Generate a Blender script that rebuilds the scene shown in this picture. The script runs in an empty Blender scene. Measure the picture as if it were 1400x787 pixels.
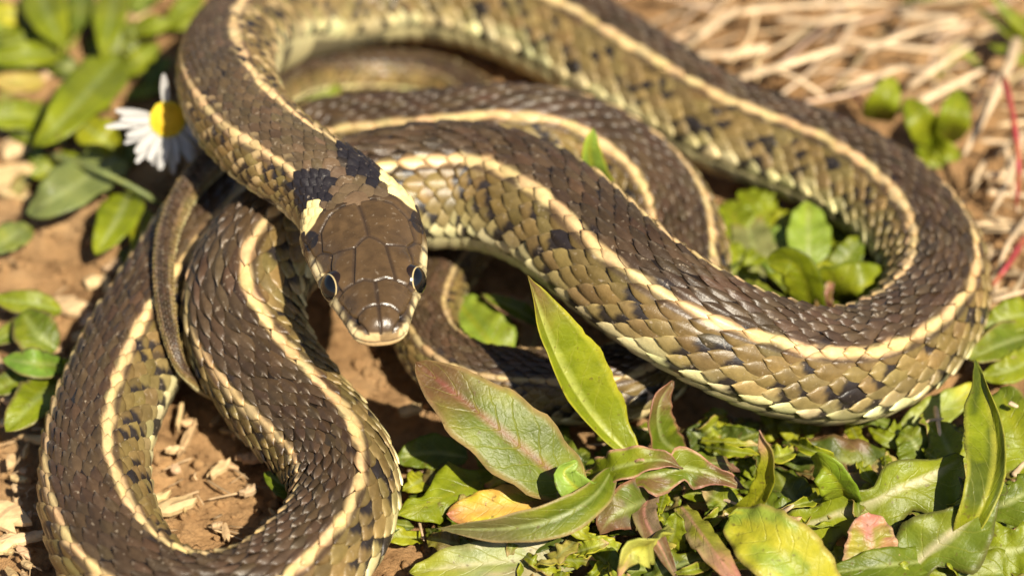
import bpy, math, random
import numpy as np
from mathutils import Vector, Matrix

# ------------------------------------------------------------------ camera, sky, sun, exposure
# working unit in this script: centimetres; U turns them into Blender metres
U = 0.01
PH = math.radians(42.0); DIST = 50.0; FPX = 5000.0        # pitch, distance, focal length in photograph pixels
CAM = np.array([0.0, -DIST*math.cos(PH), DIST*math.sin(PH)])
FW = np.array([0.0, math.cos(PH), -math.sin(PH)]); UPV = np.array([0.0, math.sin(PH), math.cos(PH)])
sc = bpy.context.scene
cd = bpy.data.cameras.new('camera'); cam = bpy.data.objects.new('camera', cd)
sc.collection.objects.link(cam); sc.camera = cam
cd.sensor_width = 36.0; cd.lens = 36.0*FPX/1400.0; cd.clip_start = 0.01; cd.clip_end = 200.0
cam.location = Vector(CAM*U); cam.rotation_euler = (math.pi/2 - PH, 0, 0)
cd.dof.use_dof = True; cd.dof.focus_distance = 0.457; cd.dof.aperture_fstop = 13.0
sun_dir = Vector((0.33, -0.57, 0.77)).normalized()
w = bpy.data.worlds.new('World'); sc.world = w; w.use_nodes = True
nt = w.node_tree; sky = nt.nodes.new('ShaderNodeTexSky'); sky.sky_type = 'NISHITA'; sky.sun_disc = False
sky.sun_elevation = math.asin(sun_dir.z); sky.sun_rotation = math.atan2(sun_dir.x, sun_dir.y)
nt.links.new(sky.outputs[0], nt.nodes['Background'].inputs[0]); nt.nodes['Background'].inputs[1].default_value = 0.05
sl = bpy.data.lights.new('sun', 'SUN'); sl.energy = 5.0; sl.angle = math.radians(0.53); sl.color = (1.0, 0.91, 0.74)
so = bpy.data.objects.new('sun', sl); sc.collection.objects.link(so)
so.rotation_euler = sun_dir.to_track_quat('Z', 'Y').to_euler(); so.location = (0.3, -0.2, 0.6)
sc.view_settings.view_transform = 'Standard'; sc.view_settings.look = 'None'
sc.view_settings.exposure = 0.95; sc.view_settings.gamma = 1.0

rng = np.random.default_rng(7); random.seed(7)

# ------------------------------------------------------------------ helpers
def at(px, py, z):
    """point of the place seen at photograph pixel (px, py) at height z cm above the soil"""
    d = FW*FPX + np.array([1.0, 0, 0])*(px-700) + UPV*(393.5-py)
    return CAM + d*((z-CAM[2])/d[2])
def depth(p): return float((np.asarray(p)-CAM) @ FW)
def px_cm(p): return depth(p)/FPX
def tag(o, label=None, cat=None, group=None, kind=None):
    if label: o['label'] = label
    if cat: o['category'] = cat
    if group: o['group'] = group
    if kind: o['kind'] = kind
    return o
def empty(name, loc):
    o = bpy.data.objects.new(name, None); o.empty_display_size = .01
    sc.collection.objects.link(o); o.location = Vector(np.asarray(loc, float)*U); return o
def mk(name, V, Fc, mat, parent=None, col=None, origin=None, smooth=True, extra=None):
    V = np.asarray(V, float)
    if origin is None:
        origin = np.array(parent.location)/U if parent is not None else np.zeros(3)
        if parent is not None and parent.parent is not None: origin = origin + np.array(parent.parent.location)/U
    me = bpy.data.meshes.new(name)
    Fc = np.asarray(Fc, np.int32)
    n, k = Fc.shape
    me.vertices.add(len(V)); me.vertices.foreach_set('co', ((V-origin)*U).astype(np.float32).ravel())
    me.loops.add(n*k); me.loops.foreach_set('vertex_index', Fc.ravel())
    me.polygons.add(n); me.polygons.foreach_set('loop_start', np.arange(0, n*k, k, dtype=np.int32))
    me.polygons.foreach_set('use_smooth', np.full(n, smooth))
    if col is not None:
        a = me.attributes.new('Col', 'FLOAT_COLOR', 'POINT')
        c = np.ones((len(V), 4), np.float32); c[:, :3] = np.clip(col, 0, 1); a.data.foreach_set('color', c.ravel())
    for nm, arr in (extra or {}).items():
        a = me.attributes.new(nm, 'FLOAT', 'POINT'); a.data.foreach_set('value', np.asarray(arr, np.float32).ravel())
    me.update(calc_edges=True); me.validate()
    me.materials.append(mat)
    o = bpy.data.objects.new(name, me); sc.collection.objects.link(o)
    if parent is not None: o.parent = parent
    else: o.location = Vector(np.asarray(origin, float)*U)
    return o
def gridfaces(na, nb, closed=False, off=0):
    i, j = np.meshgrid(np.arange(na-1), np.arange(nb if closed else nb-1), indexing='ij')
    j2 = (j+1) % nb
    return np.stack([i*nb+j, i*nb+j2, (i+1)*nb+j2, (i+1)*nb+j], -1).reshape(-1, 4)+off
def sstep(a, b, x): t = np.clip((x-a)/(b-a), 0, 1); return t*t*(3-2*t)
def mix(a, b, t): a = np.asarray(a, float); b = np.asarray(b, float); t = np.asarray(t)[..., None]; return a*(1-t)+b*t
def hash2(a, b, k=0.0):
    v = np.sin(np.asarray(a)*127.1+np.asarray(b)*311.7+k*74.7)*43758.5453; return v-np.floor(v)
def vnoise(x, y, k=0.0):
    xi = np.floor(x); yi = np.floor(y); fx = x-xi; fy = y-yi; fx = fx*fx*(3-2*fx); fy = fy*fy*(3-2*fy)
    return (hash2(xi, yi, k)*(1-fx)+hash2(xi+1, yi, k)*fx)*(1-fy)+(hash2(xi, yi+1, k)*(1-fx)+hash2(xi+1, yi+1, k)*fx)*fy
def catmull(P, n):
    P = np.asarray(P, float); Q = np.vstack([2*P[0]-P[1], P, 2*P[-1]-P[-2]]); out = []
    for i in range(1, len(Q)-2):
        p0, p1, p2, p3 = Q[i-1:i+3]
        for k in range(n):
            t = k/n; out.append(.5*(2*p1+(p2-p0)*t+(2*p0-5*p1+4*p2-p3)*t*t+(3*p1-p0-3*p2+p3)*t**3))
    out.append(P[-1]); return np.array(out)
def nz(v): v = np.asarray(v, float); return v/np.maximum(np.linalg.norm(v, axis=-1, keepdims=True), 1e-9)

# ------------------------------------------------------------------ materials
def new_mat(name):
    m = bpy.data.materials.new(name); m.use_nodes = True
    return m, m.node_tree, m.node_tree.nodes['Principled BSDF']
def noise(nt, scale, detail=4, rough=.6, vec=None):
    n = nt.nodes.new('ShaderNodeTexNoise'); n.inputs['Scale'].default_value = scale; n.inputs['Detail'].default_value = detail
    n.inputs['Roughness'].default_value = rough
    if vec is None:
        tc = nt.nodes.new('ShaderNodeTexCoord'); vec = tc.outputs['Object']
    nt.links.new(vec, n.inputs['Vector']); return n
def ramp(nt, src, stops):
    r = nt.nodes.new('ShaderNodeValToRGB'); nt.links.new(src, r.inputs[0]); e = r.color_ramp.elements
    while len(e) < len(stops): e.new(.5)
    for el, (p, c) in zip(e, stops): el.position = p; el.color = (*c, 1) if len(c) == 3 else c
    return r
def mulcol(nt, a, b, fac=1.0, mode='MULTIPLY'):
    m = nt.nodes.new('ShaderNodeMix'); m.data_type = 'RGBA'; m.blend_type = mode; m.inputs[0].default_value = fac
    nt.links.new(a, m.inputs[6]); nt.links.new(b, m.inputs[7]); return m.outputs[2]
def bump(nt, p, src, strength, dist):
    b = nt.nodes.new('ShaderNodeBump'); b.inputs['Strength'].default_value = strength; b.inputs['Distance'].default_value = dist
    nt.links.new(src, b.inputs['Height']); nt.links.new(b.outputs[0], p.inputs['Normal']); return b
def mat_vcol(name, rough, nscale, lo, hi, bscale, bdist, bstr=.5, spec=.5, coat=0, sub=0, transl=0, dust=0):
    m, t, p = new_mat(name)
    a = t.nodes.new('ShaderNodeAttribute'); a.attribute_name = 'Col'
    n = noise(t, nscale, 5); r = ramp(t, n.outputs[0], [(.28, (lo,)*3), (.72, (hi,)*3)])
    c = mulcol(t, a.outputs['Color'], r.outputs[0])
    if dust:
        dn = noise(t, 1300, 3, .6); dr = ramp(t, dn.outputs[0], [(.63, (0, 0, 0)), (.73, (dust,)*3)])
        mxd = t.nodes.new('ShaderNodeMix'); mxd.data_type = 'RGBA'; t.links.new(dr.outputs[0], mxd.inputs[0]); t.links.new(c, mxd.inputs[6]); mxd.inputs[7].default_value = (.36, .29, .21, 1); c = mxd.outputs[2]
    t.links.new(c, p.inputs['Base Color'])
    p.inputs['Roughness'].default_value = rough; p.inputs['Specular IOR Level'].default_value = spec
    p.inputs['Coat Weight'].default_value = coat; p.inputs['Coat Roughness'].default_value = .18
    n2 = noise(t, bscale, 4); bump(t, p, n2.outputs[0], bstr, bdist)
    rr = t.nodes.new('ShaderNodeMapRange'); t.links.new(n.outputs[0], rr.inputs[0])
    rr.inputs[3].default_value = rough-.08; rr.inputs[4].default_value = rough+.14; t.links.new(rr.outputs[0], p.inputs['Roughness'])
    if transl:
        tr = t.nodes.new('ShaderNodeBsdfTranslucent'); mx = t.nodes.new('ShaderNodeMixShader'); mx.inputs[0].default_value = transl
        br = t.nodes.new('ShaderNodeHueSaturation'); br.inputs['Saturation'].default_value = 1.1; br.inputs['Value'].default_value = 1.5
        t.links.new(c, br.inputs['Color']); t.links.new(br.outputs[0], tr.inputs[0])
        t.links.new(p.outputs[0], mx.inputs[1]); t.links.new(tr.outputs[0], mx.inputs[2])
        t.links.new(mx.outputs[0], t.nodes['Material Output'].inputs[0])
    return m
M_skin = mat_vcol('snake_skin', .42, 900, .8, 1.15, 2500, .00012, .5)
M_scale = mat_vcol('snake_scale', .36, 700, .76, 1.2, 3000, .00010, .55, spec=.42, dust=.6)
M_head = mat_vcol('snake_head', .26, 700, .80, 1.16, 2600, .00010, .5, spec=.5, dust=.3)
def mat_leaf():
    m, t, p = new_mat('leaf')
    N = t.nodes.new; Lk = t.links.new
    def math_(op, a, b=None):
        n = N('ShaderNodeMath'); n.operation = op
        for i, v in enumerate((a, b)):
            if v is None: continue
            if isinstance(v, (int, float)): n.inputs[i].default_value = v
            else: Lk(v, n.inputs[i])
        return n.outputs[0]
    a = N('ShaderNodeAttribute'); a.attribute_name = 'Col'
    lu = N('ShaderNodeAttribute'); lu.attribute_name = 'lu'; lb = N('ShaderNodeAttribute'); lb.attribute_name = 'lb'
    wob = noise(t, 260, 3); fine = noise(t, 1600, 4, .65); mid = noise(t, 330, 5, .65); spk = noise(t, 1150, 2, .5)
    ab = math_('ABSOLUTE', lb.outputs['Fac'])
    ph = math_('ADD', math_('SUBTRACT', math_('MULTIPLY', lu.outputs['Fac'], 8.0), math_('MULTIPLY', ab, 1.7)), math_('MULTIPLY', wob.outputs[0], .9))
    d1 = math_('ABSOLUTE', math_('SUBTRACT', math_('FRACT', ph), .5))
    vein = math_('MULTIPLY', math_('SUBTRACT', 1.0, math_('MINIMUM', math_('MULTIPLY', d1, 14.0), 1.0)), math_('SUBTRACT', 1.0, math_('MULTIPLY', ab, .7)))
    vor = N('ShaderNodeTexVoronoi'); vor.feature = 'DISTANCE_TO_EDGE'; vor.inputs['Scale'].default_value = 620
    tc = N('ShaderNodeTexCoord'); Lk(tc.outputs['Object'], vor.inputs['Vector'])
    net = math_('SUBTRACT', 1.0, math_('MINIMUM', math_('MULTIPLY', vor.outputs['Distance'], 9.0), 1.0))
    r = ramp(t, mid.outputs[0], [(.28, (.66, .70, .62)), (.55, (1.0, 1.0, 1.0)), (.78, (1.28, 1.2, 1.05))])
    c = mulcol(t, a.outputs['Color'], r.outputs[0])
    def mixf(c, col, fac):
        mx = N('ShaderNodeMix'); mx.data_type = 'RGBA'; Lk(fac, mx.inputs[0]); Lk(c, mx.inputs[6]); mx.inputs[7].default_value = (*col, 1); return mx.outputs[2]
    c = mixf(c, (.38, .37, .07), math_('MULTIPLY', vein, .28))
    c = mixf(c, (.25, .27, .07), math_('MULTIPLY', net, .05))
    sp = ramp(t, spk.outputs[0], [(.66, (0, 0, 0)), (.72, (1, 1, 1))]); c = mixf(c, (.10, .055, .02), math_('MULTIPLY', sp.outputs[0], .55))
    du = ramp(t, fine.outputs[0], [(.60, (0, 0, 0)), (.75, (1, 1, 1))]); c = mixf(c, (.42, .34, .16), math_('MULTIPLY', du.outputs[0], .14))
    Lk(c, p.inputs['Base Color']); p.inputs['Specular IOR Level'].default_value = .34
    rr = N('ShaderNodeMapRange'); Lk(mid.outputs[0], rr.inputs[0]); rr.inputs[3].default_value = .30; rr.inputs[4].default_value = .56; Lk(rr.outputs[0], p.inputs['Roughness'])
    hgt = math_('SUBTRACT', math_('ADD', math_('MULTIPLY', mid.outputs[0], 1.2), math_('MULTIPLY', fine.outputs[0], .30)), math_('ADD', math_('MULTIPLY', vein, .45), math_('MULTIPLY', net, .10)))
    bump(t, p, hgt, .55, .00030)
    tr = N('ShaderNodeBsdfTranslucent'); mx = N('ShaderNodeMixShader'); mx.inputs[0].default_value = .25
    br = N('ShaderNodeHueSaturation'); br.inputs['Saturation'].default_value = 1.1; br.inputs['Value'].default_value = 1.6
    Lk(c, br.inputs['Color']); Lk(br.outputs[0], tr.inputs[0]); Lk(p.outputs[0], mx.inputs[1]); Lk(tr.outputs[0], mx.inputs[2]); Lk(mx.outputs[0], t.nodes['Material Output'].inputs[0])
    return m
M_leaf = mat_leaf()
M_dry = mat_vcol('dry_stem', .6, 500, .65, 1.15, 1500, .0002, .6, spec=.3)
M_petal = mat_vcol('petal', .5, 300, .92, 1.03, 900, .0002, .4, transl=.25)
M_eye = mat_vcol('eye', .12, 300, 1, 1, 300, .0, 0, spec=.4, coat=.4)

def mat_soil():
    m, t, p = new_mat('soil')
    n1 = noise(t, 28, 6, .62); r1 = ramp(t, n1.outputs[0], [(.25, (.27, .145, .060)), (.5, (.50, .295, .135)), (.75, (.64, .43, .23))])
    n2 = noise(t, 260, 5, .7); r2 = ramp(t, n2.outputs[0], [(.3, (.42, .38, .34)), (.52, (1, 1, 1)), (.8, (1.18, 1.14, 1.05))])
    c = mulcol(t, r1.outputs[0], r2.outputs[0]); t.links.new(c, p.inputs['Base Color'])
    p.inputs['Roughness'].default_value = .92; p.inputs['Specular IOR Level'].default_value = .15
    n3 = noise(t, 420, 8, .72); bump(t, p, n3.outputs[0], 1.0, .0022)
    return m
M_soil = mat_soil()

# ------------------------------------------------------------------ ground
def zground(x, y):
    f = sstep(60, 20, np.hypot(x, y))
    n = (vnoise(x*.45, y*.45, 1)-.5)*.34+(vnoise(x*1.3, y*1.3, 2)-.5)*.18+(vnoise(x*3.4, y*3.4, 3)-.5)*.12+(vnoise(x*7, y*7, 4)-.5)*.10+np.maximum(vnoise(x*4.3+5, y*4.3, 6)-.62, 0)*.45
    return -.12+f*n*.8
g = np.concatenate([-np.geomspace(3000, 13, 40), np.arange(-12.5, 12.51, .09), np.geomspace(13, 3000, 40)])
X, Y = np.meshgrid(g, g, indexing='ij')
ground = mk('ground', np.stack([X, Y, zground(X, Y)], -1).reshape(-1, 3), gridfaces(len(g), len(g))[:, ::-1], M_soil, origin=np.zeros(3))
tag(ground, kind='structure')

# ------------------------------------------------------------------ snake
# body axis from snout to tail tip: photograph pixel, height above soil (cm), half thickness (pixels), roll (degrees)
SN = [(521,463,3.10,40,0),(511,395,3.08,60,0),(499,325,3.05,66,0),(465,270,3.05,62,-5),(403,226,3.13,64,-10),(343,178,2.98,67,-14),(312,122,2.84,69,-24),(322,72,2.25,72,-34),(368,36,1.45,75,-24),
(445,8,.98,79,-16),(540,-15,.9,80,-16),(650,-3,.85,80,-20),(760,45,.85,78,-22),(880,118,.80,73,-26),(1000,185,.80,70,-26),(1100,217,.80,72,-22),(1200,268,.80,73,-18),(1262,328,.82,73,-12),
(1283,395,.84,74,-8),(1245,462,.90,79,-2),(1160,507,1.05,84,2),(1060,495,1.40,84,4),(960,450,1.90,82,4),(862,388,2.10,84,6),(765,305,2.0,88,12),(670,262,1.8,91,14),(575,260,1.75,91,12),(480,280,1.7,88,16),(390,325,1.62,86,26),
(338,390,1.57,86,32),(336,460,1.25,84,32),(388,545,.95,80,26),(465,630,.85,76,20),(470,712,.85,78,18),(405,790,.85,80,10),(310,840,.85,82,0),(215,825,.85,82,-5),(150,750,.82,80,-12),(128,655,.80,77,-20),(150,560,.80,77,-24),(190,480,.76,78,-24),(240,400,.76,78,-20),(298,310,.77,77,-12),
(375,235,.71,74,-4),(470,203,.94,72,-8),(580,197,1.2,70,-10),(680,185,1.47,70,-10),(770,193,1.35,70,-10),(850,232,1.15,70,-8),(905,285,.90,69,-4),(932,350,.70,67,0),(932,420,.68,64,0),(905,490,.62,60,0),
(850,530,.58,57,0),(780,532,.56,54,0),(710,527,.53,52,0),(640,520,.50,50,0),(585,475,.48,47,0),(582,412,.45,44,0),(625,350,.42,41,0),(675,265,.39,38,0),(690,180,.38,35,0),(625,115,.34,31,0),(560,97,.31,29,0),(490,97,.30,28,0),(420,108,.60,27,0),(362,140,1.61,25,0),(325,190,1.70,23,0),(268,243,1.70,20,0),(240,285,1.64,17,0),(223,345,1.66,15,0),(226,425,1.60,13.5,0),(240,490,1.40,10,0),(256,522,1.0,7,0),(296,546,.35,4,0)]
D5 = catmull(np.array(SN, float), 24)
W0 = np.array([at(*d[:3]) for d in D5]); R0 = np.array([d[3]*px_cm(p) for d, p in zip(D5, W0)]); K0 = np.radians(D5[:, 4])
for _ in range(40): W0[1:-1] += .25*(W0[2:]+W0[:-2]-2*W0[1:-1])
L0 = np.concatenate([[0], np.cumsum(np.linalg.norm(np.diff(W0, axis=0), axis=1))]); LT = L0[-1]
DS = .04; SS = np.arange(0, LT, DS)
AX = np.stack([np.interp(SS, L0, W0[:, i]) for i in range(3)], -1); RR = np.interp(SS, L0, R0); KK = np.interp(SS, L0, K0)
def gsm(a, k):
    q = np.exp(-.5*(np.arange(-3*k, 3*k+1)/k)**2); q /= q.sum(); pad = 3*k
    b = np.concatenate([2*a[:1]-a[pad:0:-1], a, 2*a[-1:]-a[-2:-pad-2:-1]])
    return np.stack([np.convolve(b[:, i], q, 'valid') for i in range(b.shape[1])], -1)
AX = gsm(AX, 8); KK = gsm(KK[:, None], 15)[:, 0]; RR = np.maximum(gsm(RR[:, None], 10)[:, 0], .02)
TT = nz(gsm(nz(np.gradient(AX, axis=0)), 4))
UU = nz(np.array([0, 0, 1.0])-TT*TT[:, 2:3]); BB = np.cross(TT, UU)
DD = UU*np.cos(KK)[:, None]+BB*np.sin(KK)[:, None]; BB = np.cross(TT, DD)
def lerp(A, s):
    x = np.clip(np.asarray(s)/DS, 0, len(SS)-1.001); i = x.astype(int); f = x-i
    return A[i]*(1-f)[..., None]+A[i+1]*f[..., None] if A.ndim > 1 else A[i]*(1-f)+A[i+1]*f
ht_ = [0, .06, .2, .45, .8, 1.1, 1.5, 1.9, 2.2, 2.6, 3.0, 3.4]
hw_ = [.27, .31, .37, .44, .57, .66, .74, .79, .76, .65, .60, .60]
hu_ = [.14, .19, .25, .29, .33, .36, .40, .44, .47, .50, .56, .60]
hd_ = [.17, .18, .20, .22, .26, .30, .36, .42, .46, .50, .56, .60]
def smtab(x, T, V):
    return (np.interp(x-.1, T, V)+np.interp(x-.05, T, V)+np.interp(x, T, V)+np.interp(x+.05, T, V)+np.interp(x+.1, T, V))/5
def section(s, th):
    """local (side, up) offset of the body surface at arc length s and angle th from the back's midline"""
    R = lerp(RR, s); c = np.cos(th); n = np.sin(th)
    k = sstep(3.4, 2.7, s)
    hw = smtab(s, ht_, hw_)*k+R*(1-k); hu = smtab(s, ht_, hu_)*k+R*(1-k); hd = smtab(s, ht_, hd_)*k+R*(1-k)
    cap = np.where(s < .17, (1-np.clip(1-s/.17, 0, 1)**2.6)**(1/2.6), 1.0)
    e = 2/(2+.75*k)
    f = lambda v: np.sign(v)*np.abs(v)**e
    x = hw*cap*f(n); z = np.where(c > 0, hu, hd*(1-.16*(1-k)))*cap*f(c)
    z = z - k*.06*(1-cap)
    x = x*(1-k*.34*np.clip(z/np.maximum(hu, .05), 0, 1)*sstep(2.2, 1.5, s))
    return x, z
def surf(s, th, h=0.0):
    s = np.asarray(s, float); th = np.asarray(th, float)
    x, z = section(s, th)
    l = np.sqrt(x*x+z*z)+1e-9
    x = x*(1+h/l); z = z*(1+h/l)
    return lerp(AX, s)+lerp(BB, s)*x[..., None]+lerp(DD, s)*z[..., None]

BROWN = np.array([.054, .033, .0175]); CREAM = np.array([.58, .41, .195]); FLANK = np.array([.148, .101, .035]); PALE = np.array([.54, .47, .24])
BLACK = np.array([.010, .008, .009]); YEL = np.array([.78, .62, .27]); HBR = np.array([.080, .047, .020])
def collar(s, ath):
    j = (vnoise(s*9, ath*.11, 5)-.5)*.35
    y = ((s-2.27)/.29)**2+((ath-61)/31)**2
    b = np.minimum(((s-2.72)/.46)**2+((ath-40)/34)**2, ((s-1.86)/.16)**2+((ath-72)/16)**2)
    return sstep(1.0, .8, y+j*.5), sstep(1.0, .85, b+j)
def spotd(s, a, sg):
    """distance to the nearest black flank spot (below 1 = inside)"""
    out = np.full(np.shape(s), 9.0)
    for k, (ac, da, ds, off, per) in enumerate(((57, 7.5, .17, 0, .92), (80, 9.0, .19, .5, .98), (101, 7, .16, .15, .80), (34, 4.2, .17, .3, .9), (69, 6, .13, .27, .71), (91, 6, .12, .6, 1.3))):
        q = s/per+off+.21*sg; i = np.floor(q)
        cx = (hash2(i, sg*7+k)-.5)*.5; sz = .65+.7*hash2(i, sg*3+k, 4)
        d = (((q-i-.5-cx)*per)/(ds*sz))**2+((a-ac-(hash2(i, k+sg*5, 2)-.5)*9)/(da*sz))**2
        out = np.minimum(out, d)
    return out
def bodycol(s, th, spots=True):
    """colour of the animal at arc length s and angle th"""
    a = np.degrees(np.abs(np.arctan2(np.sin(th), np.cos(th)))); sg = np.sign(np.sin(th))
    v = vnoise(s*1.1, a*.03*sg, 8)
    c = mix(BROWN*.85, BROWN*1.25, v)
    dors_n = sstep(9, 3, s)                       # neck and throat end are lighter brown
    c = mix(c, np.array([.098, .066, .034]), dors_n*.8)
    fl = mix(FLANK*.8, FLANK*1.2, vnoise(s*.8, a*.05, 9))
    fl = mix(fl, np.array([.245, .185, .078]), sstep(68, 97, a)*.85)
    c = mix(c, fl, sstep(45, 47, a))
    pe = PALE*(.85+.3*vnoise(s*2, a*.02, 3))[..., None]
    c = mix(c, pe, sstep(90, 101, a+(vnoise(s*3.1, sg*3, 6)-.5)*16))
    st = sstep(30.4, 33.4, a+(vnoise(s*5, sg*2, 20)-.5)*5)*sstep(44.0, 38.8, a+(vnoise(s*4.5, sg*5, 21)-.5)*7)
    tailk = sstep(LT-26, LT-8, s)
    c = mix(c, mix(CREAM, CREAM*.45, tailk), st*(1-.25*tailk))
    if spots:
        d = spotd(s, a, sg)+(vnoise(s*9, a*.35*sg, 11)-.5)*.8
        c = mix(c, BLACK*1.5, sstep(1.05, .85, d)*sstep(LT-8, LT-18, s)*sstep(1.8, 2.2, s))
    # belly: cream with dark bars
    bl = sstep(116, 120, a)*sstep(.55, .62, vnoise(s*1.6, sg*9, 12))
    c = mix(c, BLACK*2, bl*.8)
    y, b = collar(s, a)
    c = mix(c, BLACK, b*.95); c = mix(c, YEL, y)
    return c

def build_head_colour(s, th, x, z):
    """plates of the head: returns groove depth and colour (local side x, height z, distance s from snout)"""
    ax = np.abs(x); T = s/.9
    seams = [[(0,.02),(0,.38)],[(0,.38),(0,.80)],[(0,1.68),(0,2.36)],[(0,.38),(.17,.36),(.30,.28),(.40,.24)],[(0,.80),(.14,.86),(.27,.84)],[(.27,.84),(.38,.80),(.47,.78)],
             [(.27,.84),(.235,1.15),(.20,1.48)],[(.20,1.48),(.10,1.60),(0,1.68)],[(.20,1.48),(.34,1.50),(.49,1.54)],[(.41,.80),(.45,1.0),(.49,1.25),(.49,1.54)],
             [(.49,1.54),(.60,1.70),(.57,2.02),(.42,2.24),(.22,2.36),(0,2.38)],[(.60,1.70),(.74,1.75)],[(.57,2.02),(.74,2.06)],[(.16,.02),(.25,.17),(.34,.26)]]
    d = np.full(ax.shape, 9.0)
    for sm in seams:
        for (x0, t0), (x1, t1) in zip(sm[:-1], sm[1:]):
            vx, vt = x1-x0, (t1-t0)*.9; px, pt = ax-x0, (T-t0)*.9
            u = np.clip((px*vx+pt*vt)/(vx*vx+vt*vt+1e-9), 0, 1)
            d = np.minimum(d, np.hypot(px-u*vx, pt-u*vt))
    top = sstep(.02, .12, z)
    gd = np.where(top > .3, d, 9)
    # mouth line and lip plates on the side of the face
    zm = -.055-.05*sstep(.2, 1.0, s)+.05*sstep(1.2, 2.0, s)
    md = np.abs(z-zm)
    mouth = np.where(s < 2.05, md, 9)
    lipz = (z < zm+.16)
    lip = np.full(ax.shape, 9.0)
    for t0 in (.13, .33, .52, .72, .93, 1.18, 1.5, 1.85):
        dd = np.abs(s-t0-.1*(z-zm)); dd = np.where((z < zm+.17) & (s > .06) & (ax > .14), dd, 9); lip = np.minimum(lip, dd)
    le = np.where((s > .1) & (s < 2.0) & (ax > .2) & (z > zm), np.abs(z-(zm+.165)), 9)
    for t0 in (.42, .66):
        le = np.minimum(le, np.where((z > zm+.16) & (z < .16) & (ax > .25), np.abs(s-t0), 9))
    side = np.minimum(lip, le)
    groove = .030*np.exp(-(gd/.015)**2)+.022*np.exp(-(mouth/.018)**2)+.016*np.exp(-(side/.014)**2)
    c = np.broadcast_to(HBR, ax.shape+(3,)).copy()
    c = c*(.86+.28*vnoise(x*7+3, s*7, 2))[..., None]
    cream = sstep(zm+.17, zm+.12, z+.015*sstep(.75, .35, s)-.07*sstep(.6, .9, s)*sstep(1.7, 1.3, s))*sstep(1.75, 1.45, s)
    c = mix(c, np.array([.62, .50, .27])*(.85+.3*vnoise(x*6, s*6, 5))[..., None], cream)
    ros = sstep(.19, .10, s)*sstep(.30, .2, ax)*sstep(.10, .05, z)
    c = mix(c, np.array([.55, .38, .19]), ros)
    c = mix(c, np.array([.50, .42, .24]), sstep(.075, .035, np.hypot((s-.80)/1.0, (z-.02)/1.4))*.9*(z > -.1))
    c = mix(c, BLACK*2, np.exp(-(lip/(.026+.035*vnoise(s*6, x*3, 4)))**2)*.92*(z > zm-.02)*(s > .2))
    c = mix(c, HBR*.7, .6*sstep(.55, .75, vnoise(x*16+7, s*16, 14))*(s < .8)*(z < .2)*(z > zm))
    c = mix(c, HBR*.62, .5*sstep(.5, .8, vnoise(x*11, s*11, 15))*top)
    c = mix(c, BLACK*2, np.exp(-(mouth/.012)**2)*.8)
    c = mix(c, np.array([.030, .019, .012]), np.exp(-(gd/.022)**2)*.85)
    # nostril
    nd = np.hypot((s-.25)*.8, (z-.115)*1.1); nd = np.where(ax > .2, nd, 9)
    groove = groove+.07*np.exp(-(nd/.038)**2); c = mix(c, BLACK, np.exp(-(nd/.040)**4))
    return groove, c

EYE_S, EYE_Z, EYE_R = .97, .055, .225
def build_snake():
    heads = np.concatenate([.17*(1-np.cos(np.linspace(0, math.pi/2, 34))), np.arange(.176, 2.7, .0125)])
    body = np.arange(2.7, LT-.02, .07)
    S = np.concatenate([heads, body]); NT = 288
    TH = np.linspace(0, 2*math.pi, NT, endpoint=False)
    s, th = np.meshgrid(S, TH, indexing='ij')
    x, z = section(s, th)
    gr, hc = build_head_colour(s, th, x, z)
    k = sstep(2.25, 2.05, s)
    # eye sockets: a hollow with a raised rim
    de = np.hypot(s-EYE_S, (z-EYE_Z)*1.05); de = np.where(np.abs(x) > .25, de, 9)
    rim = .014*np.exp(-((de-.235)/.03)**2)*sstep(.2, .1, z)-.10*sstep(.225, .18, de)*sstep(.20, .13, z)
    brow = .055*np.exp(-((s-EYE_S-.02)/.28)**4)*np.exp(-((np.abs(x)-.42)/.09)**2)*sstep(.14, .20, z)
    hsh = (-gr+rim+brow)*k-.02*(1-k)*lerp(RR, s)
    V = surf(s, th, hsh)
    bc = bodycol(s, th); a = np.degrees(np.abs(np.arctan2(np.sin(th), np.cos(th))))
    dark = mix(bc*.22, np.array([.016, .011, .008]), sstep(60, 40, np.abs(a-62))*.85)
    y, b = collar(s, a)
    dark = mix(dark, YEL*.85, sstep(.3, .7, y))
    hc = mix(hc, BLACK*1.3, b*.95); hc = mix(hc, YEL, y)
    hc = mix(hc, np.array([.45, .36, .18]), np.exp(-((de-.245)/.03)**2)*.8*sstep(.12, .0, z))
    col = mix(dark, hc, k)
    F = gridfaces(len(S), NT, True)
    V = V.reshape(-1, 3); col = col.reshape(-1, 3)
    # close both ends
    n0 = len(V); V = np.vstack([V, surf(np.array([0.0]), np.array([0.0]))*0+lerp(AX, np.array([0.0]))-lerp(DD, np.array([0.0]))*.03, lerp(AX, np.array([LT]))])
    col = np.vstack([col, col[:1], col[-1:]])
    j = np.arange(NT); j2 = (j+1) % NT; b0 = (len(S)-1)*NT
    F = np.vstack([F, np.stack([j2, j, np.full(NT, n0), np.full(NT, n0)], -1)[:0]])
    snake = mk('snake', V, F, M_head, col=col, origin=at(500, 420, 0))
    tag(snake, 'striped brown snake coiled on soil and weeds with its dark head raised toward the viewer', 'snake')
    return snake
snake = build_snake()
S_ORG = np.array(snake.location)/U

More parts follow.
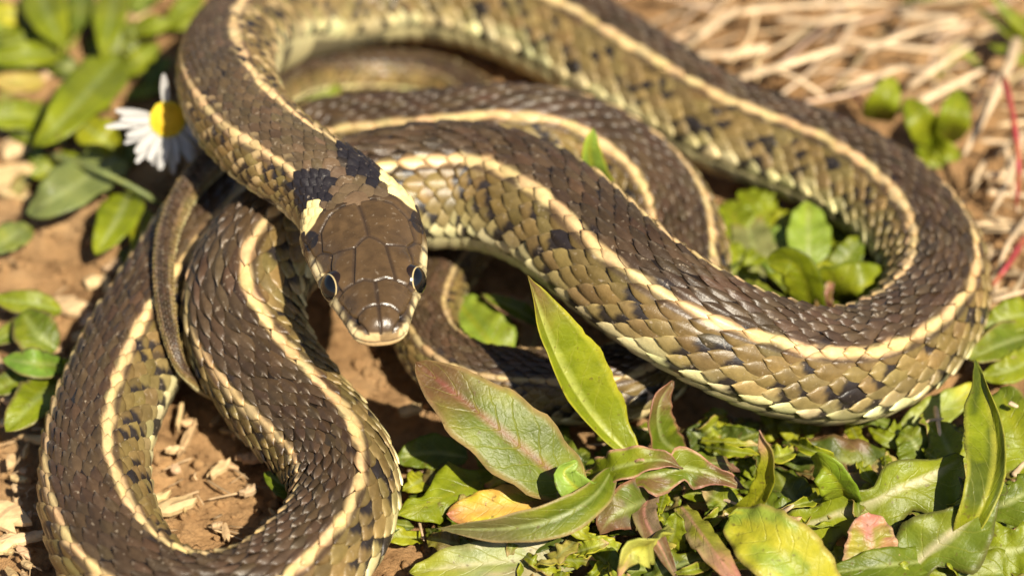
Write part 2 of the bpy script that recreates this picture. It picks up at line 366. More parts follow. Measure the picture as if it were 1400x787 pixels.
def scales():
    ROWS = ([0, 9.0, 18.0, 27.0, 36.2, 45.8, 55.8, 66.2, 77.2, 89.0, 102.0], [9.0, 9.0, 9.0, 9.1, 9.4, 9.8, 10.2, 10.7, 11.4, 12.4, 13.4])
    TROWS = ([0, 21, 42, 63, 84, 105], [21, 21, 21, 21, 21, 21])
    ST = float(L0[24*60])                      # from here back the thin tail has fewer, larger scales
    cols = [1.98]
    while cols[-1] < LT-.12:
        q = cols[-1]; R = float(lerp(RR, np.array([q]))[0])
        cols.append(q+max(.045, R*(.30+.12*min(1, max(0, (q-3)/8))+(.20 if q > ST else 0))))
    cols = np.array(cols); P = np.gradient(cols)
    groups = {}
    for ri in [(r, 0) for r in range(-10, 11)]+[(r, 1) for r in range(-5, 6)]:
        ri, tl = ri; rows, dth = (TROWS if tl else ROWS)
        k0 = abs(ri); thc = math.copysign(math.radians(rows[k0]), ri) if ri else 0.0
        k = k0 if not tl else (0, 2, 4, 6, 8, 10)[k0]
        off = .5 if k0 % 2 else 0.0
        s0 = np.interp(np.arange(len(cols)-1)+off, np.arange(len(cols)), cols); p = P[:-1]
        lim = 2.12 if k < 6 else (2.12-.05*(k-5))
        m = (s0 > lim) & ((s0 >= ST) if tl else (s0 < ST)); s0 = s0[m]; p = p[m]; n = len(s0)
        g = 'back_scales' if k <= 3 else ('stripe_scales' if k == 4 else 'flank_scales')
        name = g if g == 'back_scales' else g+('_r' if ri > 0 else '_l')
        na, nb = (10, 9) if k > 3 else (9, 7)
        J = lambda amp: (rng.random((n, 1, 1))-.5)*2*amp
        a = np.linspace(0, 1, na); a = -.5+1.38*(1-(1-a)**1.35); b = np.linspace(-1, 1, nb)
        xr = np.clip((a-.05)/(.88-.05), 0, 1)
        wf = np.where(a < .05, .62+.38*sstep(-.5, .05, a), (1-xr**(2.0 if k <= 3 else 2.6))**(.72 if k <= 3 else .60))
        A = a[None, :, None]; Bv = b[None, None, :]; WF = wf[None, :, None]
        hwid = math.radians(dth[k0])*(.88 if k <= 3 else .97 if not tl else .86)*(1+J(.09))
        s = s0[:, None, None]+p[:, None, None]*((A+.5)*(1+J(.07))-.5+J(.05)-(.10*Bv**2*(A > 0)))
        th = thc+J(math.radians(dth[k0]*.07))+hwid*WF*(Bv+J(.05)*(1-Bv**2))*np.ones_like(s)
        s = np.broadcast_to(s, th.shape)
        lift = (.15 if k <= 3 else .19)
        h = -.060+lift*(1+J(.25))*(A+.5)/1.38-(.07 if k <= 3 else .10)*(Bv**2)-.07*sstep(.74, 1.0, xr)[None, :, None]
        if k <= 6: h = h+(.085 if k <= 3 else .03)*np.exp(-(Bv/.20)**2)*sstep(-.3, .2, A)*sstep(1.0, .7, xr)[None, :, None]
        h = (h+J(.025)+J(.05)*Bv)*p[:, None, None]
        V = surf(s, th, h)
        # colour is decided scale by scale: ground colour taken at the scale's centre, then its own marks
        sg = math.copysign(1, ri) if ri else 1.0
        c0 = bodycol(np.broadcast_to(s0[:, None, None]+.2*p[:, None, None], th.shape), np.broadcast_to(thc, th.shape), spots=False)
        c = mix(bodycol(s, th, spots=False), c0, np.full(th.shape, .2 if k in (3, 4, 5) else .6))
        tone = 1+(rng.random((n, 1, 1, 1))-.5)*(.50 if k > 5 else .55 if k <= 3 else .24)
        hue = 1+(rng.random((n, 1, 1, 3))-.5)*.12
        c = c*tone*hue
        aD = np.degrees(abs(thc))
        dc = spotd(s0+.1*p, np.full(n, aD), sg)[:, None, None]+J(.3)
        rim = np.maximum(np.abs(Bv)**7, (xr**7)[None, :, None])*np.ones_like(th)
        if k == 4 or k == 5: c = mix(c, c*np.array([.42, .31, .20]), np.maximum(np.abs(Bv)**5, (xr**4)[None, :, None])*.62*np.ones_like(th))
        elif k > 4: c = mix(c, c*1.7+np.array([.07, .06, .035]), rim*.75*sstep(.0, .4, A))
        else:
            fleck = np.exp(-(Bv/.2)**2)*sstep(.35, .75, A)*(rng.random((n, 1, 1)) > .35)
            c = mix(c, np.array([.19, .15, .11])+0*c, fleck*.55)
        keep = sstep(LT-9, LT-18, s)*sstep(2.6, 3.4, s)
        side = Bv*(1-2*(rng.random((n, 1, 1)) > .5))
        front = sstep(.34, .20, A+.22*side+J(.08))*sstep(1.45, 1.25, dc)
        full = sstep(.10, .05, dc)
        c = mix(c, BLACK*1.4+0*c, np.clip(np.maximum(front, full), 0, 1)*keep*(.96 if k > 3 else .7)*(0.0 if k == 4 else 1.0))
        y, bb = collar(s, np.full(th.shape, aD)+np.degrees(th-thc)*.0)
        ycen, bcen = collar(np.broadcast_to(s0[:, None, None]+.2*p[:, None, None], th.shape), np.full(th.shape, aD))
        nk = sstep(3.0, 3.6, s)*sstep(11, 7, s)*(1.0 if k >= 4 else .35 if k == 3 else 0.0)
        r1 = rng.random((n, 1, 1)); r2 = rng.random((n, 1, 1))
        c = mix(c, CREAM*.85+0*c, ((r1 < .20)*sstep(.15, .4, A+.3*side))*nk*.8); c = mix(c, BLACK*1.4+0*c, (r2 < .15)*sstep(.45, .25, A+.25*side)*nk*.95)
        c = mix(c, BLACK*1.5+0*c, sstep(.4, .6, bcen+J(.35))); c = mix(c, YEL+0*c, sstep(.4, .6, ycen))
        groups.setdefault(name, []).append((V, c, na, nb))
    # belly plates
    for sgn in (1,):
        s0 = cols[1:-1]; p = P[1:-1]; na, nb = 6, 19
        a = np.linspace(-.35, .85, na); b = np.linspace(-1, 1, nb)
        A = a[None, :, None]; Bv = b[None, None, :]
        s = s0[:, None, None]+p[:, None, None]*(A-.30*np.abs(Bv)**6)
        th = math.pi+math.radians(66.5)*Bv*np.ones_like(s)
        s = np.broadcast_to(s, th.shape)
        h = (-.03+.09*(A+.35)/1.2-.05*(A > .8)-.05*np.abs(Bv)**8)*p[:, None, None]
        V = surf(s, th, h); c = bodycol(s, th)
        groups.setdefault('belly_plates', []).append((V, c, na, nb))
    for name, parts in groups.items():
        Vs, Cs, Fs = [], [], []; o = 0
        for V, c, na, nb in parts:
            n = V.shape[0]; f = gridfaces(na, nb)[:, ::-1]
            Fs.append((f[None]+(np.arange(n)*na*nb)[:, None, None]+o).reshape(-1, 4)); o += n*na*nb
            Vs.append(V.reshape(-1, 3)); Cs.append(c.reshape(-1, 3))
        ob = mk(name.replace('_r', '').replace('_l', ''), np.vstack(Vs), np.vstack(Fs), M_scale, snake, np.vstack(Cs), origin=S_ORG)
        ob['kind'] = 'stuff'
        lab = {'back_scales': 'dark brown keeled scales along the back', 'stripe_scales': 'cream scales of a stripe along the body',
               'flank_scales': 'olive brown flank scales with black spots', 'belly_plates': 'pale wide belly plates'}[ob.name.split('.')[0]]
        ob['label'] = lab
scales()

def eyes():
    for sg in (1, -1):
        sv = np.array([EYE_S]); x, z = section(sv, np.array([math.radians(70)*sg]))
        cen = lerp(AX, sv)[0]+lerp(BB, sv)[0]*sg*.435+lerp(DD, sv)[0]*EYE_Z
        out = nz(lerp(BB, sv)[0]*sg*.86-lerp(TT, sv)[0]*.40+lerp(DD, sv)[0]*.34)
        e1 = nz(np.cross(out, [0, 0, 1.0])); e2 = np.cross(out, e1)
        na, nb = 40, 40; al = np.linspace(0.0005, math.pi*.62, na); be = np.linspace(0, 2*math.pi, nb, endpoint=False)
        A, Bq = np.meshgrid(al, be, indexing='ij')
        V = cen+EYE_R*(np.cos(A)[..., None]*out+np.sin(A)[..., None]*(np.cos(Bq)[..., None]*e1+np.sin(Bq)[..., None]*e2))
        dg = np.degrees(A)
        c = mix(np.array([.004, .004, .005]), np.array([.60, .46, .22]), sstep(46, 47, dg)*sstep(51.5, 50, dg))
        c = mix(c, np.array([.016, .009, .006]), sstep(50, 52, dg))
        mk('eye', V.reshape(-1, 3), gridfaces(na, nb, True), M_eye, snake, c.reshape(-1, 3), origin=S_ORG)['label'] = 'round dark eye with thin gold ring'
eyes()

# ------------------------------------------------------------------ leaves
G1 = (.180, .212, .007); G2 = (.105, .140, .008); G3 = (.27, .275, .012); GD = (.058, .080, .008); GY = (.42, .38, .025); GP = (.26, .29, .12)
RD = (.23, .045, .040); PU = (.15, .075, .035); OR = (.55, .33, .06); PK = (.55, .25, .20); TAN = (.50, .34, .18); STRAW = (.60, .445, .28)
def prof(kind, u):
    if kind == 'oval': return np.clip(np.sin(math.pi*np.clip(u, 0, 1)**.85), 0, 1)**.62
    if kind == 'spoon': return .13+.87*sstep(.12, .62, u)*np.sqrt(np.clip(1-np.clip((u-.68)/.32, 0, 1)**2.3, 0, 1))-.13*sstep(.9, 1, u)
    if kind == 'lance': return (.16*(1-u)+np.sin(math.pi*u**.9)**.9)/1.05*np.where(u > .93, np.sqrt(np.clip((1-u)/.07, 0, 1)), 1)
    if kind == 'strap': return (.55+.45*np.sin(math.pi*u))*np.sqrt(np.clip(1-np.clip((u-.75)/.25, 0, 1)**2, 0, 1))
    if kind == 'tip': return np.sqrt(np.clip(1-np.clip((u-.35)/.65, 0, 1)**1.9, 0, 1))*(.75+.25*sstep(0, .35, u))
    if kind == 'blunt': return np.clip(np.sin(math.pi*np.clip(.04+.96*u, 0, 1)**.6), 0, 1)**.45
def leaf(parent, pts, wpx, kind='oval', fold=14, nrm=(0, -.45, .9), roll=0, col=G1, tip=None, tipk=.3, edge=None, vein=None, veink=.6, lobes=0, lobed=.45,
         wave=.10, wn=5, curl=0.0, asym=(1, 1), seed=None, n=30, nb=11, thick=.014, patch=None, patchk=.5, name='leaf', twist=0):
    global _ls
    _ls += 1; sd = _ls*1.37 if seed is None else seed
    P = catmull([at(*p) for p in pts], 12)
    for _ in range(6): P[1:-1] += .25*(P[2:]+P[:-2]-2*P[1:-1])
    L = np.concatenate([[0], np.cumsum(np.linalg.norm(np.diff(P, axis=0), axis=1))]); u = np.linspace(0, 1, n)
    P = np.stack([np.interp(u*L[-1], L, P[:, i]) for i in range(3)], -1)
    T = nz(np.gradient(P, axis=0)); N0 = nz(np.array(nrm, float)); N = nz(N0-T*(T@N0)[:, None]); Sd = np.cross(T, N)
    rl = np.radians(roll+twist*u)[:, None]; N, Sd = N*np.cos(rl)+Sd*np.sin(rl), Sd*np.cos(rl)-N*np.sin(rl)
    wc = .5*wpx*px_cm(P[n//2])*prof(kind, u)
    b = np.linspace(-1, 1, nb); B, Uu = np.meshgrid(b, u); Wd = wc[:, None]*np.where(B < 0, asym[0], asym[1])
    if lobes:
        ph = (Uu*lobes+np.where(B < 0, .35, 0)+.15*np.sin(sd+Uu*5)) % 1.0
        tooth = np.where(ph < .72, sstep(0, .72, ph), sstep(1.0, .72, ph))
        Wd = Wd*(1-lobed*tooth*sstep(.04, .2, Uu)*sstep(1.02, .85, Uu))
    Wd = Wd*(1+.16*(vnoise(Uu*9, np.sign(B)*3, sd)-.5)+.07*(vnoise(Uu*26, np.sign(B)*3, sd+4)-.5))
    h = np.abs(B)*Wd*math.tan(math.radians(fold))+curl*Wd*B*B*np.abs(B)+wave*wc.max()*np.abs(B)**1.6*np.sin(Uu*wn*6.28+sd+np.where(B < 0, 1.9, 0))
    h = h+.05*wc.max()*(vnoise(Uu*6+sd, B*2+sd, 2)-.5)-.03*wc.max()*np.exp(-(B/.12)**2)
    V = P[:, None]+Sd[:, None]*(B*Wd)[..., None]+N[:, None]*h[..., None]
    # colour: blade, veins, tip, rim, patches
    c = np.broadcast_to(np.array(col, float), B.shape+(3,)).copy()
    c = c*(.82+.36*vnoise(Uu*5+sd*3, B*2.2+sd, 3))[..., None]
    c = mix(c, np.array(G3), .35*sstep(.5, .8, vnoise(Uu*3.5+sd, B*1.5, 7)))
    if patch is not None: c = mix(c, np.array(patch), sstep(.58-.3*patchk, .72-.3*patchk, vnoise(Uu*4.5+sd*2, B*2.1+sd, 9))*.85)
    if tip is not None: c = mix(c, np.array(tip), sstep(1-tipk-.12, 1-tipk+.22, Uu+.12*(vnoise(Uu*8, B*3+sd, 4)-.5))*.9)
    vc = np.array(vein if vein is not None else (.33, .36, .13))
    c = mix(c, vc, np.exp(-(B/.10)**2)*veink*sstep(1.0, .8, Uu))
    if edge is not None: c = mix(c, np.array(edge), sstep(.78, .98, np.abs(B))*.85)
    na = n; Vb = V-N[:, None]*thick
    f = gridfaces(na, nb); k = na*nb; f2 = f[:, ::-1]+k
    i = np.arange(na-1); j = np.arange(nb-1)
    rim = np.vstack([np.stack([i*nb, (i+1)*nb, (i+1)*nb+k, i*nb+k], -1), np.stack([(i+1)*nb+nb-1, i*nb+nb-1, i*nb+nb-1+k, (i+1)*nb+nb-1+k], -1),
                     np.stack([j+1, j, j+k, j+1+k], -1), np.stack([(na-1)*nb+j, (na-1)*nb+j+1, (na-1)*nb+j+1+k, (na-1)*nb+j+k], -1)])
    VV = np.vstack([V.reshape(-1, 3), Vb.reshape(-1, 3)]); CC = np.vstack([c.reshape(-1, 3), (c*.9+.02).reshape(-1, 3)])
    return mk(name, VV, np.vstack([f, f2, rim]), M_leaf, parent, CC, extra={'lu': np.tile(Uu.ravel(), 2), 'lb': np.tile(B.ravel(), 2)})
_ls = 0
def tube(name, pts, rpx, mat, col, parent=None, flat=1.0, n=14, nb=8, origin=None, world=False, taper=.5):
    P = catmull([p if world else at(*p) for p in pts], 6)
    L = np.concatenate([[0], np.cumsum(np.linalg.norm(np.diff(P, axis=0), axis=1))]); u = np.linspace(0, 1, n)
    P = np.stack([np.interp(u*L[-1], L, P[:, i]) for i in range(3)], -1)
    T = nz(np.gradient(P, axis=0)); N = nz(np.array([0.02, .01, 1.0])-T*T[:, 2:3]); S = np.cross(T, N)
    r = rpx*px_cm(P[n//2])*(1-(1-taper)*u)*(.9+.2*vnoise(u*8, u*0+rpx*3+P[0, 0]*7, 2)); r[0] *= .6; r[-1] *= .5
    be = np.linspace(0, 2*math.pi, nb, endpoint=False)
    V = P[:, None]+r[:, None, None]*(np.cos(be)[None, :, None]*S[:, None]+flat*np.sin(be)[None, :, None]*N[:, None])
    c = np.array(col, float)[None, None]*(.75+.5*vnoise(u*5+P[0, 0]*9, u*0+P[0, 1], 5))[:, None, None]*np.ones((n, nb, 1))
    V = V.reshape(-1, 3); F = gridfaces(n, nb, True)
    caps = []
    k = len(V); V = np.vstack([V, P[:1], P[-1:]]); c = np.vstack([c.reshape(-1, 3), c[0, :1], c[-1, :1]])
    # end caps as thin quads around a centre vertex pair
    j = np.arange(0, nb, 2); caps = np.vstack([np.stack([np.full(len(j), k), (j+2) % nb, (j+1) % nb, j], -1), np.stack([np.full(len(j), k+1), (n-1)*nb+j, (n-1)*nb+(j+1) % nb, (n-1)*nb+(j+2) % nb], -1)])
    return mk(name, V, np.vstack([F, caps]), mat, parent, c, origin=P[0] if parent is None else None)
def plant(name, base, label, cat, group=None):
    o = empty(name, at(*base)); tag(o, label, cat, group)
    x, y, z = base; tube('stem', [(x, y, -.25), (x+2, y-6, .1), (x-2, y-12, .38)], 8, M_leaf, (.30, .24, .10), o); return o

# --- dandelion-like rosette in front of the snake
W1 = plant('rosette_plant', (800, 668, 0), 'weed with reddish leaf lying out and one pointed upright leaf, below the raised head', 'plant')
leaf(W1, [(868,628,.7),(815,575,1.1),(762,490,2.0),(721,376,3.1)], 84, 'lance', fold=30, nrm=(.55,-.75,.5), roll=0, col=G1, tip=PU, tipk=.2, edge=GY, vein=(.42,.44,.10), veink=.8, asym=(.45,1.15), wave=.06, wn=3)
leaf(W1, [(800,680,.7),(735,628,1.2),(650,560,1.7),(568,494,2.0)], 108, 'oval', fold=6, nrm=(.15,-.6,.8), col=(.12,.15,.01), tip=(.12,.05,.025), tipk=.34, edge=(.34,.22,.10), vein=RD, veink=.6, wave=.05, wn=2.2)
leaf(W1, [(838,640,1.0),(812,678,1.25),(760,708,1.2),(690,722,1.1),(596,722,1.0)], 48, 'lance', fold=22, nrm=(0,-.8,.6), col=G2, tip=(.12,.10,.035), tipk=.45, edge=(.36,.25,.12), wave=.04)
leaf(W1, [(760,682,.45),(700,690,.55),(610,702,.5)], 62, 'blunt', fold=5, col=OR, tip=(.33,.06,.07), tipk=.12, wave=.1, vein=(.5,.3,.1), patch=GY, patchk=.3)
leaf(W1, [(690,640,.3),(640,665,.45),(590,685,.5),(540,705,.45)], 92, 'lance', fold=-8, col=G1, lobes=2.4, lobed=.6, wave=.1, vein=G3)
leaf(W1, [(820,745,.35),(740,762,.5),(650,770,.55),(560,782,.45)], 62, 'strap', fold=10, col=GP, tip=G3, wave=.13, wn=6, vein=(.5,.46,.3), patch=(.36,.30,.17), patchk=.55)
leaf(W1, [(805,672,.8),(790,668,1.3),(770,645,1.5),(790,630,1.55)], 46, 'oval', fold=22, nrm=(.3,-.9,.3), col=(.25,.36,.05), wave=.1, vein=GY)
leaf(W1, [(800,655,.6),(840,640,1.1),(900,628,1.3),(935,640,1.2)], 44, 'lance', fold=25, col=G1, tip=PU, edge=PK, wave=.2)
leaf(W1, [(640,625,.25),(590,618,.35),(540,628,.3)], 52, 'oval', fold=10, col=G2, wave=.1)
leaf(W1, [(800,660,.5),(770,620,.8),(745,590,.5)], 40, 'oval', fold=15, col=GD, wave=.1)
leaf(W1, [(800,690,.5),(740,740,.6),(700,752,.4)], 36, 'lance', fold=15, col=GD, wave=.1)
leaf(W1, [(795,690,.4),(790,720,.9),(810,735,.7)], 44, 'lance', fold=12, col=G3, wave=.2)

W2 = plant('rosette_plant', (925, 690, 0), 'tangled weed with reddish ragged leaves under the overhanging coil', 'plant')
leaf(W2, [(840,652,.9),(890,650,1.1),(950,640,1.1),(1020,668,.9)], 62, 'lance', fold=18, nrm=(0,-.7,.7), col=G2, tip=PU, tipk=.3, edge=PK, lobes=3, lobed=.5, wave=.2, patch=PU, patchk=.05)
leaf(W2, [(900,660,.5),(930,640,1.0),(985,632,.9),(1010,645,.6)], 50, 'lance', fold=-10, col=G2, tip=(.2,.09,.07), wave=.2, lobes=2, lobed=.4)
leaf(W2, [(935,620,.3),(905,600,.8),(900,555,1.3),(920,520,1.5)], 50, 'oval', fold=18, nrm=(.6,-.7,.4), col=G2, tip=PU, tipk=.35, edge=(.3,.12,.08), wave=.08)
leaf(W2, [(985,705,.4),(1022,695,.8),(1048,660,1.3),(1052,620,1.8),(1038,588,2.1)], 30, 'strap', fold=35, nrm=(-.6,-.8,.2), col=G3, tip=PK, tipk=.16, wave=.15, vein=GY)
leaf(W2, [(900,680,.5),(870,690,.9),(838,705,.9),(820,730,.7)], 66, 'oval', fold=-14, nrm=(0,-.8,.6), col=(.14,.115,.07), tip=PU, wave=.12, edge=(.3,.12,.08), patch=G2, patchk=.4)
leaf(W2, [(905,720,.7),(885,745,1.2),(862,752,1.3),(845,790,1.0)], 52, 'lance', fold=30, nrm=(.2,-.95,.3), col=(.42,.42,.08), tip=PK, tipk=.15, wave=.2, vein=GY)
leaf(W2, [(930,690,.5),(960,730,.9),(985,765,1.0),(1015,800,.9)], 40, 'strap', fold=-12, col=(.36,.26,.13), tip=(.4,.16,.13), wave=.15, vein=PK, patch=G3, patchk=.4)
leaf(W2, [(905,760,.3),(920,730,.7),(925,700,1.0)], 46, 'blunt', fold=14, nrm=(-.2,-.9,.4), col=G1, wave=.12)
leaf(W2, [(900,650,.5),(880,700,.8),(905,750,.8),(930,800,.6)], 34, 'lance', fold=15, col=(.22,.15,.09), vein=PK, wave=.2, patch=PU)
leaf(W2, [(1000,640,.2),(960,600,.4),(940,585,.5)], 55, 'oval', fold=12, col=GD, wave=.1)
leaf(W2, [(960,610,.2),(1010,600,.5),(1040,590,.6)], 40, 'lance', fold=12, col=GD, wave=.1)
leaf(W2, [(970,720,.3),(990,690,.6),(960,672,.6)], 44, 'lance', fold=12, col=G2, wave=.15, tip=TAN, tipk=.2)
leaf(W2, [(880,800,.3),(920,775,.6),(970,760,.5)], 50, 'lance', fold=12, col=GD, wave=.15, lobes=2)
leaf(W2, [(820,800,.3),(830,770,.5),(800,750,.4)], 40, 'lance', fold=12, col=G2, wave=.15)

W3 = plant('rosette_plant', (1110, 730, 0), 'broad toothed rosette leaves with pale midribs in front of the coil bend', 'plant')
leaf(W3, [(1085,722,.4),(1150,700,.7),(1230,668,1.0),(1318,625,1.1)], 150, 'strap', fold=5, nrm=(0,-.65,.75), col=G1, lobes=2.6, lobed=.58, wave=.09, wn=3, vein=(.46,.42,.24), veink=.9, edge=(.10,.09,.03), asym=(.55,1.15))
leaf(W3, [(1225,800,.4),(1275,750,.8),(1335,695,1.2),(1365,650,1.3)], 120, 'strap', fold=8, nrm=(-.2,-.7,.65), col=G2, lobes=2.2, lobed=.6, wave=.1, vein=(.46,.40,.24), veink=.9, edge=(.10,.09,.03))
leaf(W3, [(1130,820,.6),(1090,775,1.0),(1050,740,1.2),(996,706,1.1)], 100, 'tip', fold=12, nrm=(.15,-.7,.7), col=(.24,.30,.035), edge=(.30,.22,.06), wave=.08, vein=G3, patch=GY, patchk=.3)
leaf(W3, [(1160,690,.6),(1150,665,1.1),(1128,640,1.4),(1112,632,1.2)], 54, 'oval', fold=24, nrm=(-.3,-.8,.5), col=(.17,.25,.015), wave=.1, vein=G3)
leaf(W3, [(1190,780,.6),(1192,745,.9),(1188,700,1.1)], 78, 'blunt', fold=6, nrm=(.1,-.8,.6), col=(.45,.17,.13), tip=(.55,.22,.16), edge=(.55,.33,.22), wave=.1, vein=(.5,.22,.17), patch=G3, patchk=.25)
leaf(W3, [(1290,765,.5),(1210,772,.8),(1120,785,.7)], 46, 'lance', fold=18, col=G2, wave=.1)
leaf(W3, [(1110,715,.3),(1080,675,.5),(1060,640,.5)], 60, 'oval', fold=10, col=GD, wave=.1)
leaf(W3, [(1230,650,.3),(1150,628,.4),(1060,625,.3)], 64, 'oval', fold=10, col=GD, wave=.12, patch=PU, patchk=.2)
leaf(W3, [(1110,720,.3),(1060,700,.5),(1030,670,.4)], 46, 'lance', fold=14, col=G2, wave=.15)

W4 = plant('rosette_plant', (1340, 745, 0), 'glossy lobed leaves with one tall yellow-edged twisted leaf beside the coil', 'plant')
leaf(W4, [(1312,748,.6),(1345,690,1.3),(1362,620,1.4),(1352,550,1.55),(1334,492,1.6)], 60, 'lance', fold=38, nrm=(-.25,-.9,.35), col=G1, edge=(.42,.40,.05), wave=.12, wn=3, asym=(1.25,.55), vein=(.42,.40,.05), veink=.8, patch=GD, patchk=.2)
leaf(W4, [(1300,765,.4),(1350,755,.7),(1420,748,.8)], 130, 'strap', fold=6, nrm=(0,-.7,.7), col=G1, lobes=2, lobed=.5, wave=.1, vein=(.40,.42,.18), veink=.8)
leaf(W4, [(1330,700,.4),(1370,690,.8),(1425,660,.9)], 80, 'strap', fold=8, col=G2, lobes=2, lobed=.45, wave=.1, vein=(.36,.38,.16))
leaf(W4, [(1420,640,.5),(1390,590,.9),(1368,530,1.1)], 92, 'blunt', fold=8, nrm=(-.2,-.7,.6), col=G1, tip=G2, wave=.08, edge=(.25,.18,.06), vein=G3)
leaf(W4, [(1220,600,.3),(1280,565,.5),(1345,520,.6)], 46, 'lance', fold=12, col=(.26,.30,.05), wave=.1, tip=GY)
leaf(W4, [(1420,455,.4),(1370,470,.7),(1325,492,.7)], 58, 'oval', fold=12, col=G2, wave=.08, edge=(.3,.22,.08))
leaf(W4, [(1425,480,.5),(1385,505,.6),(1340,515,.5)], 44, 'oval', fold=12, col=G1, wave=.1)
leaf(W4, [(1425,430,.5),(1385,432,.7),(1345,450,.6)], 50, 'oval', fold=10, col=G1, wave=.1)
leaf(W4, [(1260,640,.3),(1250,605,.6),(1230,590,.6)], 60, 'oval', fold=10, col=G2, wave=.1)
leaf(W4, [(1330,660,.3),(1300,620,.6),(1280,575,.8)], 66, 'blunt', fold=10, col=G1, wave=.1, edge=(.10,.09,.03))
leaf(W4, [(1410,800,.4),(1360,780,.6),(1300,800,.5)], 60, 'lance', fold=10, col=G2, wave=.1)

# --- plant inside the right coil
W5 = plant('leafy_weed', (1110, 425, 0), 'bright green curled weed growing inside the wide coil', 'plant')
leaf(W5, [(1095,440,.2),(1105,400,.8),(1085,360,1.3),(1048,358,1.2)], 58, 'strap', fold=14, nrm=(-.4,-.8,.4), col=G1, wave=.06, vein=G3, edge=GD)
leaf(W5, [(985,385,.8),(1030,398,1.0),(1080,412,.8)], 40, 'lance', fold=-22, col=GD, tip=GD, wave=.1, edge=G3)
leaf(W5, [(1130,410,.4),(1170,395,1.0),(1222,380,.9)], 84, 'blunt', fold=-16, nrm=(.2,-.8,.6), col=G1, edge=G2, wave=.07, vein=G3)
leaf(W5, [(1105,400,.2),(1105,340,.7),(1105,275,.9)], 60, 'strap', fold=10, nrm=(.1,-.8,.6), col=(.20,.27,.03), wave=.08)
leaf(W5, [(1120,400,.2),(1080,350,.5),(1030,320,.5)], 80, 'oval', fold=8, col=(.17,.24,.035), wave=.08)
leaf(W5, [(1030,400,.2),(1030,340,.5),(1015,285,.5)], 60, 'oval', fold=8, col=(.20,.20,.07), wave=.1, tip=OR, tipk=.2)
leaf(W5, [(1125,440,.3),(1128,405,.8),(1140,382,.9)], 24, 'lance', fold=20, col=(.24,.10,.07), vein=PK, wave=.2)
leaf(W5, [(1130,400,.3),(1160,350,.7),(1180,322,.8)], 44, 'oval', fold=12, col=G2, wave=.1)
leaf(W5, [(1100,430,.2),(1160,425,.4),(1215,405,.5)], 40, 'lance', fold=12, col=G2, wave=.1)
leaf(W5, [(1090,420,.2),(1040,415,.3),(1000,400,.3)], 44, 'lance', fold=12, col=G2, wave=.1)
leaf(W5, [(1120,380,.2),(1150,330,.3),(1130,290,.3)], 60, 'oval', fold=8, col=G1, wave=.1)

for p, wd in (([(1045,330,.2),(1015,315,.5),(990,275,.5)], 56), ([(1040,370,.2),(1012,360,.5),(998,330,.6)], 50), ([(1070,300,.2),(1045,285,.5),(1010,262,.5)], 46), ([(1010,330,.2),(1030,300,.5),(1062,282,.5)], 44)):
    leaf(W5, p, wd, 'oval', fold=10, col=G1, wave=.1, vein=G3)
for k in range(34):
    x = 995+210*hash2(k, 1.0); y = 285+135*hash2(k, 2.0); a = 6.28*hash2(k, 3.0); ln = 45+50*hash2(k, 4.0); z0 = .05+.35*hash2(k, 5.0)
    leaf(W5, [(x, y, z0), (x+math.cos(a)*ln*.5, y+math.sin(a)*ln*.32, z0+.2), (x+math.cos(a)*ln, y+math.sin(a)*ln*.62, z0+.12)], 26+26*hash2(k, 6.0), ('oval', 'lance', 'strap')[k % 3], fold=10, col=(G1, G2, G3, G1, GD, (.22,.20,.05))[k % 6], wave=.1, n=18, nb=9)
# --- leaves in the gap under the head, between coils, behind the neck
W6 = plant('leafy_weed', (660, 470, 0), 'bright leaf seen through the small loop beside the head', 'plant')
leaf(W6, [(690,500,.2),(660,455,.4),(620,405,.4)], 84, 'oval', fold=8, col=(.19,.26,.03), wave=.08, vein=G3)
leaf(W6, [(745,445,.3),(710,425,.6),(658,402,.7)], 30, 'lance', fold=20, col=G2, edge=PK, wave=.1)
leaf(W6, [(720,490,.1),(735,450,.2),(725,400,.2)], 50, 'oval', fold=10, col=(.36,.24,.12), wave=.1)
W7 = plant('leafy_weed', (812, 260, 0), 'rounded leaf tip poking up between two coils', 'plant')
leaf(W7, [(818,290,.2),(814,250,1.6),(806,205,2.4),(812,176,2.7)], 50, 'tip', fold=20, nrm=(.3,-.85,.4), col=(.21,.30,.04), edge=GY, wave=.05, vein=G3)
W8 = plant('leafy_weed', (425, 150, 0), 'small green leaf behind the neck by the thin tail loop', 'plant')
leaf(W8, [(380,165,.15),(420,145,.4),(465,118,.5)], 52, 'oval', fold=12, col=G1, wave=.08)
leaf(W8, [(430,165,.1),(450,150,.3),(480,140,.3)], 36, 'oval', fold=12, col=G2, wave=.08)

